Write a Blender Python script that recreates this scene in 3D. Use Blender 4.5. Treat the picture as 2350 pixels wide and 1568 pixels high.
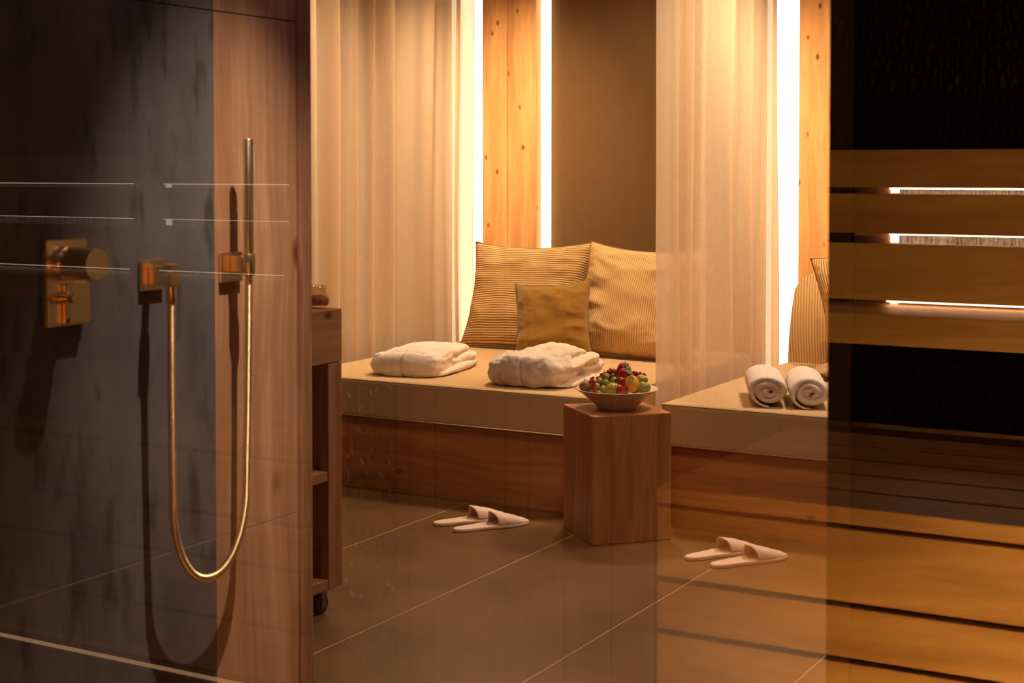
import bpy, bmesh, math, random
from mathutils import Vector, Matrix, noise
sc = bpy.context.scene
for o in list(bpy.data.objects): bpy.data.objects.remove(o)
C = sc.collection
R = math.radians
random.seed(7)

# ---------------------------------------------------------------- camera
W, H, F = 2350, 1568, 3522.0
PITCH = R(1.8); PPY = 499.0; YAW = R(29.3); CH = 1.25   # shift lens: little tilt, frame moved down
cam = bpy.data.cameras.new('camera'); camo = bpy.data.objects.new('camera', cam); C.objects.link(camo)
camo.location = (0, 0, CH); camo.rotation_euler = (math.pi / 2 - PITCH, 0, YAW)
cam.sensor_width = 36; cam.lens = F / W * 36; cam.shift_y = (PPY - H / 2) / W; cam.clip_start = 0.02; cam.clip_end = 60
cam.dof.use_dof = True; cam.dof.focus_distance = 5.6; cam.dof.aperture_fstop = 7.1
sc.camera = camo

# ---------------------------------------------------------------- world, exposure
w = bpy.data.worlds.new('world'); sc.world = w; w.use_nodes = True
w.node_tree.nodes['Background'].inputs[0].default_value = (0.10, 0.12, 0.22, 1)
w.node_tree.nodes['Background'].inputs[1].default_value = 0.02
sc.view_settings.view_transform = 'Standard'; sc.view_settings.look = 'None'
sc.view_settings.exposure = 0.0; sc.view_settings.gamma = 1.0; sc.view_settings.use_curve_mapping = False
cy = sc.cycles
cy.max_bounces = 8; cy.diffuse_bounces = 4; cy.glossy_bounces = 5; cy.transmission_bounces = 6; cy.transparent_max_bounces = 12
cy.caustics_reflective = False; cy.caustics_refractive = False; cy.sample_clamp_indirect = 12.0; cy.blur_glossy = 0.5
cy.use_denoising = True

WARM = (1.0, 0.56, 0.22); WARM2 = (1.0, 0.66, 0.36)
def area(name, loc, target, size, power, col=WARM, size_y=None, spread=None):
    l = bpy.data.lights.new(name, 'AREA'); l.energy = power; l.color = col; l.size = size
    if size_y: l.shape = 'RECTANGLE'; l.size_y = size_y
    if spread: l.spread = R(spread)
    o = bpy.data.objects.new(name, l); C.objects.link(o); o.location = loc
    o.rotation_euler = (Vector(target) - Vector(loc)).to_track_quat('-Z', 'Y').to_euler(); return o
def spot(name, loc, target, power, angle, blend=0.5, radius=0.01, col=WARM2):
    l = bpy.data.lights.new(name, 'SPOT'); l.energy = power; l.color = col; l.spot_size = R(angle); l.spot_blend = blend
    l.shadow_soft_size = radius
    o = bpy.data.objects.new(name, l); C.objects.link(o); o.location = loc
    o.rotation_euler = (Vector(target) - Vector(loc)).to_track_quat('-Z', 'Y').to_euler(); return o

G = 0.9                                   # the glass front of the sauna stands at y = G
def rv(y): return 2 * G - y               # where a thing must stand in the sauna to be mirrored at depth y
# shower spot, close to the wall
spot('shower_spotlight', (-1.50, 2.30, 2.45), (-1.93, 2.50, 0.0), 205, 46, 1.0, 0.012, (1.0, 0.76, 0.58))
# downlights over the two day beds; the fills further down are added
area('alcove_downlight', (-2.72, 5.62, 2.52), (-3.05, 5.75, 0.4), 0.26, 24, (1.0, 0.70, 0.42), spread=120)
area('alcove_downlight', (-1.45, 5.55, 2.52), (-1.75, 5.55, 0.4), 0.26, 22, (1.0, 0.74, 0.50), spread=120)
area('pillar_fill_light', (-3.30, 5.2, 2.52), (-3.63, 6.5, 1.2), 0.15, 6, (1.0, 0.66, 0.36), spread=50)  # added fill to brighten the wide timber pillar
area('pillar_fill_light', (-1.85, 5.2, 2.52), (-2.05, 6.5, 1.2), 0.15, 6, (1.0, 0.66, 0.36), spread=50)  # same added fill for the right-hand pillar
area('relax_room_downlight', (-1.7, 3.7, 2.52), (-2.3, 4.1, 0.2), 0.35, 9, (1.0, 0.62, 0.34), spread=120)
area('curtain_fill_light', (-3.25, 4.85, 2.52), (-3.86, 5.1, 1.2), 0.15, 5, (1.0, 0.72, 0.44), spread=70)  # added fill to lift the left curtain
area('brass_fill_light', (0.5, 4.6, 2.52), (1.0, 5.2, 0.8), 0.4, 16, (1.0, 0.74, 0.52), spread=150)  # added unseen lamp: lights the far wall that the brass mirrors
area('cool_fill_light', (-1.1, 1.3, 2.5), (-2.3, 5.0, 1.2), 0.4, 1.6, (0.42, 0.52, 1.0), spread=110)  # added cool fill on wall and curtain, stands for no known lamp
# sauna: ceiling spot onto the backrests, then added fills for seat, front and aisle
spot('sauna_spotlight', (-0.35, rv(1.9), 2.3), (-0.35, rv(3.7), 1.0), 6, 90, 0.9, 0.03, WARM)
spot('seat_fill_spot', (-0.75, rv(3.5), 2.4), (-0.75, rv(3.45), 0.6), 24, 70, 1.0, 0.03, (1.0, 0.66, 0.40))  # added to brighten the seat slats
area('bench_fill_light', (.0, .815, .21), (-.22, -1.0, -.12), 1.5, 108, (1.0, 0.60, 0.17), size_y=.24, spread=80)  # added low fill for the bench fronts, its fixture is made up
spot('aisle_fill_spot', (-1.55, rv(1.75), 2.35), (-1.93, rv(2.8), 0.9), 60, 36, 0.9, 0.02, (1.0, 0.70, 0.48))  # added to bring out glints on the charred boards

# ---------------------------------------------------------------- helpers
def ray(px, py):
    v = Vector(((px - W / 2) / F, -(py - PPY) / F, -1.0))
    return camo.rotation_euler.to_matrix() @ v
def pix(px, py, ax, val):
    d = ray(px, py); o = Vector((0, 0, CH)); i = 'xyz'.index(ax); t = (val - o[i]) / d[i]; return o + d * t

def new_bm(): return bmesh.new()
def add_box(bm, a, b, mi=0, mat=None):
    x0, y0, z0 = [min(p, q) for p, q in zip(a, b)]; x1, y1, z1 = [max(p, q) for p, q in zip(a, b)]
    cs = [(x0,y0,z0),(x1,y0,z0),(x1,y1,z0),(x0,y1,z0),(x0,y0,z1),(x1,y0,z1),(x1,y1,z1),(x0,y1,z1)]
    vs = [bm.verts.new(mat @ Vector(c) if mat else c) for c in cs]
    for f in ((0,3,2,1),(4,5,6,7),(0,1,5,4),(1,2,6,5),(2,3,7,6),(3,0,4,7)):
        fa = bm.faces.new([vs[i] for i in f]); fa.material_index = mi
    return vs
def obj(name, bm, m, parent=None, smooth=False, bevel=0.0, seg=2):
    me = bpy.data.meshes.new(name)
    bmesh.ops.recalc_face_normals(bm, faces=bm.faces)
    bm.to_mesh(me); bm.free()
    for mm in (m if isinstance(m, (list, tuple)) else [m]): me.materials.append(mm)
    if smooth:
        for p in me.polygons: p.use_smooth = True
    o = bpy.data.objects.new(name, me); C.objects.link(o)
    if parent: o.parent = parent
    if bevel:
        b = o.modifiers.new('bevel', 'BEVEL'); b.width = bevel; b.segments = seg; b.limit_method = 'ANGLE'
    return o
def box(name, a, b, m, parent=None, bevel=0.0):
    bm = new_bm(); add_box(bm, a, b); return obj(name, bm, m, parent, bevel=bevel)
def tag(o, label, cat, group=None):
    o['label'] = label; o['category'] = cat
    if group: o['group'] = group
    return o
def thing(name, label, cat, loc=(0, 0, 0), rz=0.0, group=None):
    o = bpy.data.objects.new(name, None); C.objects.link(o); o.empty_display_size = 0.1
    o.location = loc; o.rotation_euler = (0, 0, rz); return tag(o, label, cat, group)
def struct(o): o['kind'] = 'structure'; return o
def lathe(bm, prof, n=48, mat=None, mi=0):
    rings = []
    for r, z in prof:
        if r < 1e-6:
            v = Vector((0, 0, z)); rings.append([bm.verts.new(mat @ v if mat else v)])
        else:
            ring = []
            for i in range(n):
                a = 2 * math.pi * i / n; v = Vector((r * math.cos(a), r * math.sin(a), z)); ring.append(bm.verts.new(mat @ v if mat else v))
            rings.append(ring)
    for A, B in zip(rings, rings[1:]):
        if len(A) == 1 and len(B) == 1: continue
        for i in range(n):
            j = (i + 1) % n
            if len(A) == 1: f = bm.faces.new((A[0], B[i], B[j]))
            elif len(B) == 1: f = bm.faces.new((A[i], A[j], B[0]))
            else: f = bm.faces.new((A[i], A[j], B[j], B[i]))
            f.material_index = mi
def sweep(bm, pts, rad, n=12, cap=True):
    pts = [Vector(p) for p in pts]; N = len(pts); prev = None; up = None
    for k, p in enumerate(pts):
        t = (pts[min(k + 1, N - 1)] - pts[max(k - 1, 0)]).normalized()
        if up is None:
            up = t.orthogonal().normalized()
        up = (up - t * up.dot(t)).normalized(); s = t.cross(up)
        r = rad(k) if callable(rad) else rad
        ring = [bm.verts.new(p + (up * math.cos(2 * math.pi * i / n) + s * math.sin(2 * math.pi * i / n)) * r) for i in range(n)]
        if prev:
            for i in range(n): bm.faces.new((prev[i], prev[(i + 1) % n], ring[(i + 1) % n], ring[i]))
        elif cap: bm.faces.new(ring[::-1])
        prev = ring
    if cap: bm.faces.new(prev)
def ss(a, b, x):
    t = max(0, min(1, (x - a) / (b - a))); return t * t * (3 - 2 * t)

# ---------------------------------------------------------------- materials
def mat(name, col=(0.5, 0.5, 0.5), rough=0.6, metal=0.0, spec=0.5, **kw):
    m = bpy.data.materials.new(name); m.use_nodes = True; b = m.node_tree.nodes['Principled BSDF']
    b.inputs['Base Color'].default_value = (*col, 1); b.inputs['Roughness'].default_value = rough
    b.inputs['Metallic'].default_value = metal; b.inputs['Specular IOR Level'].default_value = spec
    for k, v in kw.items(): b.inputs[k].default_value = v
    return m
class NT:
    def __init__(s, m): s.t = m.node_tree; s.b = m.node_tree.nodes.get('Principled BSDF')
    def n(s, ty, **kw):
        nd = s.t.nodes.new(ty)
        for k, v in kw.items():
            if k[0] == '_': setattr(nd, k[1:], v)
            else: nd.inputs[k.replace('_', ' ')].default_value = v
        return nd
    def l(s, a, b): s.t.links.new(a, b)
    def coord(s, scale=(1, 1, 1), rot=(0, 0, 0), kind='Object'):
        c = s.n('ShaderNodeTexCoord'); mp = s.n('ShaderNodeMapping'); mp.inputs['Scale'].default_value = scale
        mp.inputs['Rotation'].default_value = rot; s.l(c.outputs[kind], mp.inputs['Vector']); return mp.outputs['Vector']
    def ramp(s, fac, stops):
        r = s.n('ShaderNodeValToRGB'); s.l(fac, r.inputs['Fac']); e = r.color_ramp.elements
        while len(e) < len(stops): e.new(0.5)
        for i, (p, c) in enumerate(stops): e[i].position = p; e[i].color = (*c, 1)
        return r.outputs['Color']
    def mix(s, fac, a, b, mode='MIX'):
        x = s.n('ShaderNodeMix', _data_type='RGBA', _blend_type=mode)
        for inp, v in ((x.inputs[0], fac), (x.inputs[6], a), (x.inputs[7], b)):
            if isinstance(v, (int, float)): inp.default_value = v
            elif isinstance(v, tuple): inp.default_value = (*v, 1)
            else: s.l(v, inp)
        return x.outputs[2]
    def math(s, op, a, b=None, c=None):
        x = s.n('ShaderNodeMath', _operation=op)
        for i, v in enumerate((a, b, c)):
            if v is None: continue
            if isinstance(v, (int, float)): x.inputs[i].default_value = v
            else: s.l(v, x.inputs[i])
        return x.outputs[0]
    def bump(s, h, strength=0.3, dist=0.002):
        bp = s.n('ShaderNodeBump'); bp.inputs['Strength'].default_value = strength; bp.inputs['Distance'].default_value = dist
        s.l(h, bp.inputs['Height']); s.l(bp.outputs['Normal'], s.b.inputs['Normal'])

def wood(name, light, dark, axis='z', knots=True, grain=55.0, rough=0.5, seed=0.0, knot_scale=5.0):
    """procedural softwood: grain runs along one axis"""
    m = mat(name, light, rough); t = NT(m)
    k = 'xyz'.index(axis); g = [grain, grain, grain]; g[k] = 1.6
    co = t.n('ShaderNodeTexCoord'); off = t.n('ShaderNodeVectorMath', _operation='ADD'); off.inputs[1].default_value = (seed, seed * 1.7, seed * .6)
    t.l(co.outputs['Object'], off.inputs[0])
    # warp
    wn = t.n('ShaderNodeTexNoise'); wn.inputs['Scale'].default_value = 1.8; wn.inputs['Detail'].default_value = 2; t.l(off.outputs[0], wn.inputs['Vector'])
    wv = t.n('ShaderNodeVectorMath', _operation='SCALE'); wv.inputs['Scale'].default_value = 0.10; t.l(wn.outputs['Color'], wv.inputs[0])
    ad = t.n('ShaderNodeVectorMath', _operation='ADD'); t.l(off.outputs[0], ad.inputs[0]); t.l(wv.outputs[0], ad.inputs[1])
    mp = t.n('ShaderNodeMapping'); mp.inputs['Scale'].default_value = g; t.l(ad.outputs[0], mp.inputs['Vector'])
    n1 = t.n('ShaderNodeTexNoise'); n1.inputs['Scale'].default_value = 1.0; n1.inputs['Detail'].default_value = 5; n1.inputs['Roughness'].default_value = .6; t.l(mp.outputs[0], n1.inputs['Vector'])
    c1 = t.ramp(n1.outputs['Fac'], [(0.30, dark), (0.52, tuple((a + b) / 2 for a, b in zip(light, dark))), (0.68, light)])
    g2 = [14, 14, 14]; g2[k] = .6
    mp2 = t.n('ShaderNodeMapping'); mp2.inputs['Scale'].default_value = g2; t.l(ad.outputs[0], mp2.inputs['Vector'])
    n2 = t.n('ShaderNodeTexNoise'); n2.inputs['Scale'].default_value = 1.0; n2.inputs['Detail'].default_value = 2; t.l(mp2.outputs[0], n2.inputs['Vector'])
    c2 = t.ramp(n2.outputs['Fac'], [(0.35, (0.72, 0.66, 0.60)), (0.65, (1.0, 1.0, 1.0))])
    col = t.mix(1.0, c1, c2, 'MULTIPLY')
    if knots:
        ks = [knot_scale] * 3; ks[k] = knot_scale * .62
        mp3 = t.n('ShaderNodeMapping'); mp3.inputs['Scale'].default_value = ks; t.l(off.outputs[0], mp3.inputs['Vector'])
        vo = t.n('ShaderNodeTexVoronoi'); vo.inputs['Scale'].default_value = 1.0; t.l(mp3.outputs[0], vo.inputs['Vector'])
        kc = t.ramp(vo.outputs['Distance'], [(0.045, (0.22, 0.10, 0.04)), (0.09, (0.60, 0.42, 0.28)), (0.14, (1, 1, 1))])
        col = t.mix(1.0, col, kc, 'MULTIPLY')
    t.l(col, t.b.inputs['Base Color']); t.bump(n1.outputs['Fac'], 0.15, 0.001)
    return m

M = {}
M['spruce'] = wood('spruce_upright', (0.86, 0.50, 0.21), (0.70, 0.36, 0.13), 'z', rough=.55, knot_scale=13, seed=3.1)
M['spruce_base'] = wood('spruce_front_boards', (0.62, 0.27, 0.085), (0.42, 0.155, 0.042), 'x', rough=.5, seed=1.3, knot_scale=9)
M['block'] = wood('spruce_block', (0.58, 0.27, 0.11), (0.40, 0.16, 0.06), 'z', rough=.5, seed=5.2, knot_scale=11)
M['post'] = wood('larch_post', (0.52, 0.28, 0.15), (0.30, 0.13, 0.06), 'z', knots=False, grain=90, rough=.55, seed=8)
M['shelfwood'] = wood('larch_horizontal', (0.56, 0.31, 0.17), (0.40, 0.19, 0.09), 'y', knots=True, grain=80, rough=.55, seed=2, knot_scale=9)
M['shelfwood_v'] = wood('larch_vertical', (0.56, 0.30, 0.15), (0.38, 0.17, 0.075), 'z', knots=False, grain=80, rough=.55, seed=4)
M['sauna'] = wood('alder_sauna_boards', (0.62, 0.32, 0.11), (0.46, 0.21, 0.065), 'x', knots=False, grain=40, rough=.5, seed=6)
M['aisle'] = wood('smoked_timber', (0.20, 0.10, 0.045), (0.12, 0.055, 0.022), 'z', knots=False, grain=30, rough=.6, seed=9)
M['sauna_z'] = wood('alder_sauna_uprights', (0.42, 0.21, 0.09), (0.28, 0.12, 0.045), 'z', knots=False, grain=40, rough=.6, seed=7)
M['brass'] = mat('brushed_brass', (0.93, 0.70, 0.38), 0.30, 1.0)
M['brass_dark'] = mat('brass_logo', (0.30, 0.20, 0.10), 0.5, 1.0)
M['terry'] = mat('white_terry', (0.80, 0.70, 0.62), 0.95, 0, .1)
t = NT(M['terry']); tn = t.n('ShaderNodeTexNoise'); tn.inputs['Scale'].default_value = 420; tn.inputs['Detail'].default_value = 2; t.l(t.coord(), tn.inputs['Vector']); t.bump(tn.outputs['Fac'], .55, .002)
M['slipper'] = mat('slipper_fabric', (0.82, 0.62, 0.50), 0.9, 0, .1)
M['black'] = mat('black_rubber', (0.012, 0.011, 0.011), 0.45)
M['steel'] = mat('caster_steel', (0.25, 0.22, 0.2), 0.35, 1.0)
M['porcelain'] = mat('white_porcelain', (0.72, 0.60, 0.50), 0.12, 0, .6)

def fabric(name, col, scale=700, rough=.9):
    m = mat(name, col, rough, 0, .15); t = NT(m); v = t.coord()
    n = t.n('ShaderNodeTexNoise'); n.inputs['Scale'].default_value = scale; n.inputs['Detail'].default_value = 1; t.l(v, n.inputs['Vector'])
    c = t.mix(t.math('MULTIPLY', n.outputs['Fac'], .35), col, tuple(x * .55 for x in col)); t.l(c, t.b.inputs['Base Color'])
    t.bump(n.outputs['Fac'], .25, .001); return m
M['mattress'] = fabric('sand_upholstery', (0.66, 0.46, 0.25))
M['mustard'] = fabric('mustard_velvet', (0.30, 0.155, 0.02), 500)
t = NT(M['mustard']); t.b.inputs['Sheen Weight'].default_value = .4
M['piping'] = mat('brown_piping', (0.26, 0.15, 0.05), .8)
M['piping_sand'] = mat('sand_piping', (0.62, 0.42, 0.22), .8)
def striped(name, a, b, coordi, freq, bend=.012):
    m = mat(name, a, .9, 0, .15); t = NT(m); uv = t.n('ShaderNodeTexCoord')
    nz = t.n('ShaderNodeTexNoise'); nz.inputs['Scale'].default_value = 3.5; nz.inputs['Detail'].default_value = 1; t.l(uv.outputs['UV'], nz.inputs['Vector'])
    sp = t.n('ShaderNodeSeparateXYZ'); t.l(uv.outputs['UV'], sp.inputs[0])
    x = t.math('ADD', sp.outputs[coordi], t.math('MULTIPLY', nz.outputs['Fac'], bend))
    s = t.math('SINE', t.math('MULTIPLY', x, freq * 2 * math.pi))
    f = t.math('MULTIPLY_ADD', s, .5, .5)
    c = t.ramp(f, [(0.30, b), (0.62, a)]); t.l(c, t.b.inputs['Base Color']); t.bump(f, .5, .0025); return m
M['stripe_h'] = striped('cord_stripe_across', (0.68, 0.46, 0.21), (0.26, 0.13, 0.035), 1, 44)
M['stripe_v'] = striped('cord_stripe_upright', (0.72, 0.50, 0.25), (0.50, 0.30, 0.11), 0, 52)
M['stripe_d'] = striped('cord_stripe_slanted', (0.66, 0.43, 0.2), (0.36, 0.2, 0.07), 0, 46)

# emission
def emit(name, col, s):
    m = bpy.data.materials.new(name); m.use_nodes = True; nt = m.node_tree; nt.nodes.clear()
    e = nt.nodes.new('ShaderNodeEmission'); e.inputs[0].default_value = (*col, 1); e.inputs[1].default_value = s
    o = nt.nodes.new('ShaderNodeOutputMaterial'); nt.links.new(e.outputs[0], o.inputs[0]); return m
M['led'] = emit('warm_led_diffuser', (1.0, 0.80, 0.56), 3.4)
M['led_slim'] = emit('warm_led_slim', (1.0, 0.74, 0.44), 4.5)
M['led_sauna'] = emit('sauna_led', (1.0, 0.70, 0.44), 24)
M['led_sauna_dim'] = emit('sauna_led_dim', (1.0, 0.78, 0.60), 1.05)
M['toe_glow'] = emit('dim_toe_glow', (1.0, 0.55, 0.25), .8)  # glow added for the bright line along the bench foot
M['led_bench_fill'] = emit('bench_fill_glow', (1.0, 0.60, 0.17), 6)  # face of the added fill bar

# curtain: sheer cloth, part lets light through
m = bpy.data.materials.new('sheer_voile'); m.use_nodes = True; nt = m.node_tree; nt.nodes.clear()
def N(ty): return nt.nodes.new(ty)
di = N('ShaderNodeBsdfDiffuse'); di.inputs[0].default_value = (0.94, 0.76, 0.56, 1)
tr = N('ShaderNodeBsdfTranslucent'); tr.inputs[0].default_value = (0.94, 0.74, 0.52, 1)
tp = N('ShaderNodeBsdfTransparent'); tp.inputs[0].default_value = (1, .96, .9, 1)
m1 = N('ShaderNodeMixShader'); m1.inputs[0].default_value = .42; m2 = N('ShaderNodeMixShader'); m2.inputs[0].default_value = .17
nt.links.new(di.outputs[0], m1.inputs[1]); nt.links.new(tr.outputs[0], m1.inputs[2]); nt.links.new(m1.outputs[0], m2.inputs[1]); nt.links.new(tp.outputs[0], m2.inputs[2])
o_ = N('ShaderNodeOutputMaterial'); nt.links.new(m2.outputs[0], o_.inputs[0]); M['voile'] = m

# coated glass pane
m = bpy.data.materials.new('coated_glass'); m.use_nodes = True; nt = m.node_tree; nt.nodes.clear()
gl = N('ShaderNodeBsdfGlossy'); gl.inputs['Roughness'].default_value = 0.0; gl.inputs[0].default_value = (1, 1, 1, 1)
tp = N('ShaderNodeBsdfTransparent'); mx = N('ShaderNodeMixShader'); mx.inputs[0].default_value = 0.22
nt.links.new(tp.outputs[0], mx.inputs[1]); nt.links.new(gl.outputs[0], mx.inputs[2]); o_ = N('ShaderNodeOutputMaterial'); nt.links.new(mx.outputs[0], o_.inputs[0]); M['glass'] = m
# thin jar glass
m = bpy.data.materials.new('jar_glass'); m.use_nodes = True; nt = m.node_tree; nt.nodes.clear()
gl = N('ShaderNodeBsdfGlossy'); gl.inputs['Roughness'].default_value = 0.03
tp = N('ShaderNodeBsdfTransparent'); tp.inputs[0].default_value = (.93, .88, .8, 1); mx = N('ShaderNodeMixShader'); mx.inputs[0].default_value = .09
nt.links.new(tp.outputs[0], mx.inputs[1]); nt.links.new(gl.outputs[0], mx.inputs[2]); o_ = N('ShaderNodeOutputMaterial'); nt.links.new(mx.outputs[0], o_.inputs[0]); M['jar'] = m

# stone-look wall tile
def concrete(name, a, b, vert=True):
    m = mat(name, a, .55, 0, .35); t = NT(m); v = t.coord((1, 1, .45) if vert else (1, 1, 1))
    n = t.n('ShaderNodeTexNoise'); n.inputs['Scale'].default_value = 5; n.inputs['Detail'].default_value = 8; n.inputs['Roughness'].default_value = .62; t.l(v, n.inputs['Vector'])
    c = t.ramp(n.outputs['Fac'], [(0.3, b), (0.55, a), (0.8, tuple(x * 1.25 for x in a))])
    v2 = t.coord((26, 26, 7) if vert else (9, 9, 9)); n2 = t.n('ShaderNodeTexNoise'); n2.inputs['Scale'].default_value = 1; n2.inputs['Detail'].default_value = 3; t.l(v2, n2.inputs['Vector'])
    c2 = t.ramp(n2.outputs['Fac'], [(0.30, (.38, .34, .32)), (0.46, (1, 1, 1))])
    t.l(t.mix(.8, c, c2, 'MULTIPLY'), t.b.inputs['Base Color']); t.bump(n2.outputs['Fac'], .12, .001); return m
M['stone'] = concrete('stone_look_tile', (0.155, 0.138, 0.138), (0.080, 0.070, 0.075))
M['grout'] = mat('pale_grout', (0.42, 0.29, 0.2), .8)
M['groove'] = mat('dark_joint', (0.03, 0.02, 0.015), .9)
# wood colour painted in for sauna timber reflected over the stone tile
M['timber_reflection'] = wood('painted_timber_reflection', (0.80, 0.47, 0.27), (0.58, 0.31, 0.165), 'z', knots=True, grain=70, rough=.5, seed=11, knot_scale=5)

# floor
m = mat('floor_tile', (0.2, 0.13, 0.08), .42, 0, .4); t = NT(m); co = t.n('ShaderNodeTexCoord'); sp = t.n('ShaderNodeSeparateXYZ'); t.l(co.outputs['Object'], sp.inputs[0])
n = t.n('ShaderNodeTexNoise'); n.inputs['Scale'].default_value = 2.6; n.inputs['Detail'].default_value = 7; t.l(co.outputs['Object'], n.inputs['Vector'])
base = t.ramp(n.outputs['Fac'], [(0.32, (0.105, 0.054, 0.019)), (0.6, (0.165, 0.086, 0.031)), (0.8, (0.20, 0.106, 0.039))])
def line(outp, off, step, wd):
    a = t.math('FRACT', t.math('DIVIDE', t.math('ADD', outp, 100 * step - off), step))
    return t.math('LESS_THAN', t.math('MINIMUM', a, t.math('SUBTRACT', 1.0, a)), wd / step)
lx = line(sp.outputs[0], -2.365, .578, .0011); ly = line(sp.outputs[1], 3.74, .6, .0010)
c = t.mix(lx, base, (0.85, 0.58, 0.34)); c = t.mix(ly, c, (0.10, 0.06, 0.035)); t.l(c, t.b.inputs['Base Color']); t.bump(n.outputs['Fac'], .05, .002); M['floor'] = m

# back panel (textured plaster)
m = mat('clay_plaster', (0.145, 0.08, 0.032), .8, 0, .2); t = NT(m); v = t.coord((1, 1, 1.4)); n = t.n('ShaderNodeTexNoise'); n.inputs['Scale'].default_value = 22; n.inputs['Detail'].default_value = 4; t.l(v, n.inputs['Vector']); t.bump(n.outputs['Fac'], .35, .006); M['plaster'] = m
M['ceiling'] = mat('ceiling_paint', (0.30, 0.2, 0.12), .9)
M['pale'] = mat('pale_wall_paint', (0.50, 0.44, 0.38), .9)
M['dark'] = mat('black_wall_paint', (0.006, 0.005, 0.006), .9, 0, .1)
M['darktrim'] = mat('anthracite_frame', (0.045, 0.034, 0.036), .6, 0, .3)

# charred timber
m = mat('charred_timber', (0.02, 0.016, 0.014), .6, 0, .12); t = NT(m)
v = t.coord((60, 60, 24)); vo = t.n('ShaderNodeTexVoronoi', _feature='DISTANCE_TO_EDGE'); vo.inputs['Scale'].default_value = 1; t.l(v, vo.inputs['Vector'])
cr = t.math('MINIMUM', t.math('MULTIPLY', vo.outputs['Distance'], 4.0), 1.0)
v2 = t.coord((160, 160, 14)); n = t.n('ShaderNodeTexNoise'); n.inputs['Scale'].default_value = 1; n.inputs['Detail'].default_value = 3; t.l(v2, n.inputs['Vector'])
hh = t.math('ADD', cr, t.math('MULTIPLY', n.outputs['Fac'], .5)); t.bump(hh, 1.0, .012)
t.l(t.mix(cr, (0.001, 0.001, 0.001), (0.032, 0.020, 0.012)), t.b.inputs['Base Color']); M['char'] = m

m2_ = M['char'].copy(); m2_.name = 'glossy_charred_timber'; M['char_lit'] = m2_  # glossier copy of the char, so the lit patch shows glints
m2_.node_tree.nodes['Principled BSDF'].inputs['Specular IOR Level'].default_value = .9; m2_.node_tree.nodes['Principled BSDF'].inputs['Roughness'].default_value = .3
# pale rough stone backing behind the light slits
m = mat('rough_split_stone', (0.7, 0.6, 0.5), .25, 0, 1.0); t = NT(m)
v2 = t.coord((210, 210, 20)); n = t.n('ShaderNodeTexNoise'); n.inputs['Scale'].default_value = 1; n.inputs['Detail'].default_value = 3; t.l(v2, n.inputs['Vector'])
v3 = t.coord((30, 30, 50)); n3 = t.n('ShaderNodeTexNoise'); n3.inputs['Scale'].default_value = 1; n3.inputs['Detail'].default_value = 3; t.l(v3, n3.inputs['Vector'])
hh = t.math('ADD', n.outputs['Fac'], t.math('MULTIPLY', n3.outputs['Fac'], 1.5)); t.bump(hh, 1.0, .02)
t.l(t.ramp(n.outputs['Fac'], [(.35, (.25, .21, .17)), (.65, (.85, .76, .66))]), t.b.inputs['Base Color']); M['splitstone'] = m

# ---------------------------------------------------------------- setting
YB = 6.5                                   # rear plane of the relaxation room
struct(box('floor', (-4.6, -2.6, -.05), (2.2, 7.2, 0), M['floor']))
struct(box('ceiling', (-4.6, -2.6, 2.62), (2.2, 7.2, 2.7), M['ceiling']))
# shower wall
XW = -2.02
def wy(px, py=784): return pix(px, py, 'x', XW).y
y_t, y_v, y_e = wy(494), wy(437), wy(682)
z_lo, z_hi = .508, 1.566
bm = new_bm(); g = .0013
for za, zb in ((0, z_lo - g), (z_lo + g, z_hi - g), (z_hi + g, 2.62)):
    add_box(bm, (XW - .015, .92, za), (XW, y_t, zb), 0)
    add_box(bm, (XW - .015, y_t, za), (XW, y_e, zb), 1)  # wall section coloured as the reflected sauna timber
add_box(bm, (XW - .14, .92, 0), (XW - .0165, y_e, 2.62), 3)
add_box(bm, (XW - .01, .92, z_lo - g), (XW - .0003, y_e, z_lo + g), 2)
add_box(bm, (XW - .02, .92, 0), (XW - .0022, y_e, 2.62), 3)
struct(obj('wall_left', bm, [M['stone'], M['timber_reflection'], M['grout'], M['groove']]))
struct(box('trim_1', (XW - .15, y_e + .002, 0), (XW + .010, wy(708) , 2.62), M['post'], bevel=.002))
# outer walls of the relaxation room
struct(box('wall_far_left', (-4.35, 2.6, 0), (-4.25, 7.0, 2.62), M['plaster']))
X0, X1 = -3.785, pix(1243, 784, 'y', YB).x
X2 = pix(1841, 784, 'y', YB).x
xl = pix(1262, 300, 'y', YB).x
struct(box('wall_back', (-4.35, YB + .09, 0), (2.0, YB + .2, 2.62), M['plaster']))
struct(box('wall_panel', (xl, YB + .02, 0), (-2.335, YB + .05, 2.62), M['plaster']))
bm = new_bm(); xm = pix(1179, 784, 'y', YB).x
add_box(bm, (pix(1122, 500, 'y', YB).x, YB - .06, 0), (xm - .001, YB + .085, 2.62)); add_box(bm, (xm + .001, YB - .06, 0), (X1, YB + .085, 2.62))
struct(obj('trim_2', bm, M['spruce'], bevel=.0015))
bm = new_bm(); add_box(bm, (X2, YB - .06, 0), (X2 + .145, YB + .085, 2.62)); add_box(bm, (X2 + .147, YB - .06, 0), (X2 + .30, YB + .085, 2.62))
struct(obj('trim_3', bm, M['spruce'], bevel=.0015))
struct(box('wall_panel_right', (X2 + .36, YB - .012, 0), (.9, YB + .03, 2.62), M['plaster']))
# dark wall that closes the view on the right
YD = 2.0; xd = pix(1905, 784, 'y', YD).x; xd2 = pix(1958, 784, 'y', YD).x
struct(box('wall_right', (xd2, YD, 0), (1.6, YD + .12, 2.62), M['dark']))
struct(box('trim_4', (xd, YD - .01, 0), (xd2, YD + .12, 2.62), M['darktrim']))
struct(box('wall_far_right', (1.5, YD + .12, 0), (1.6, 7.0, 2.62), M['pale']))

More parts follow.
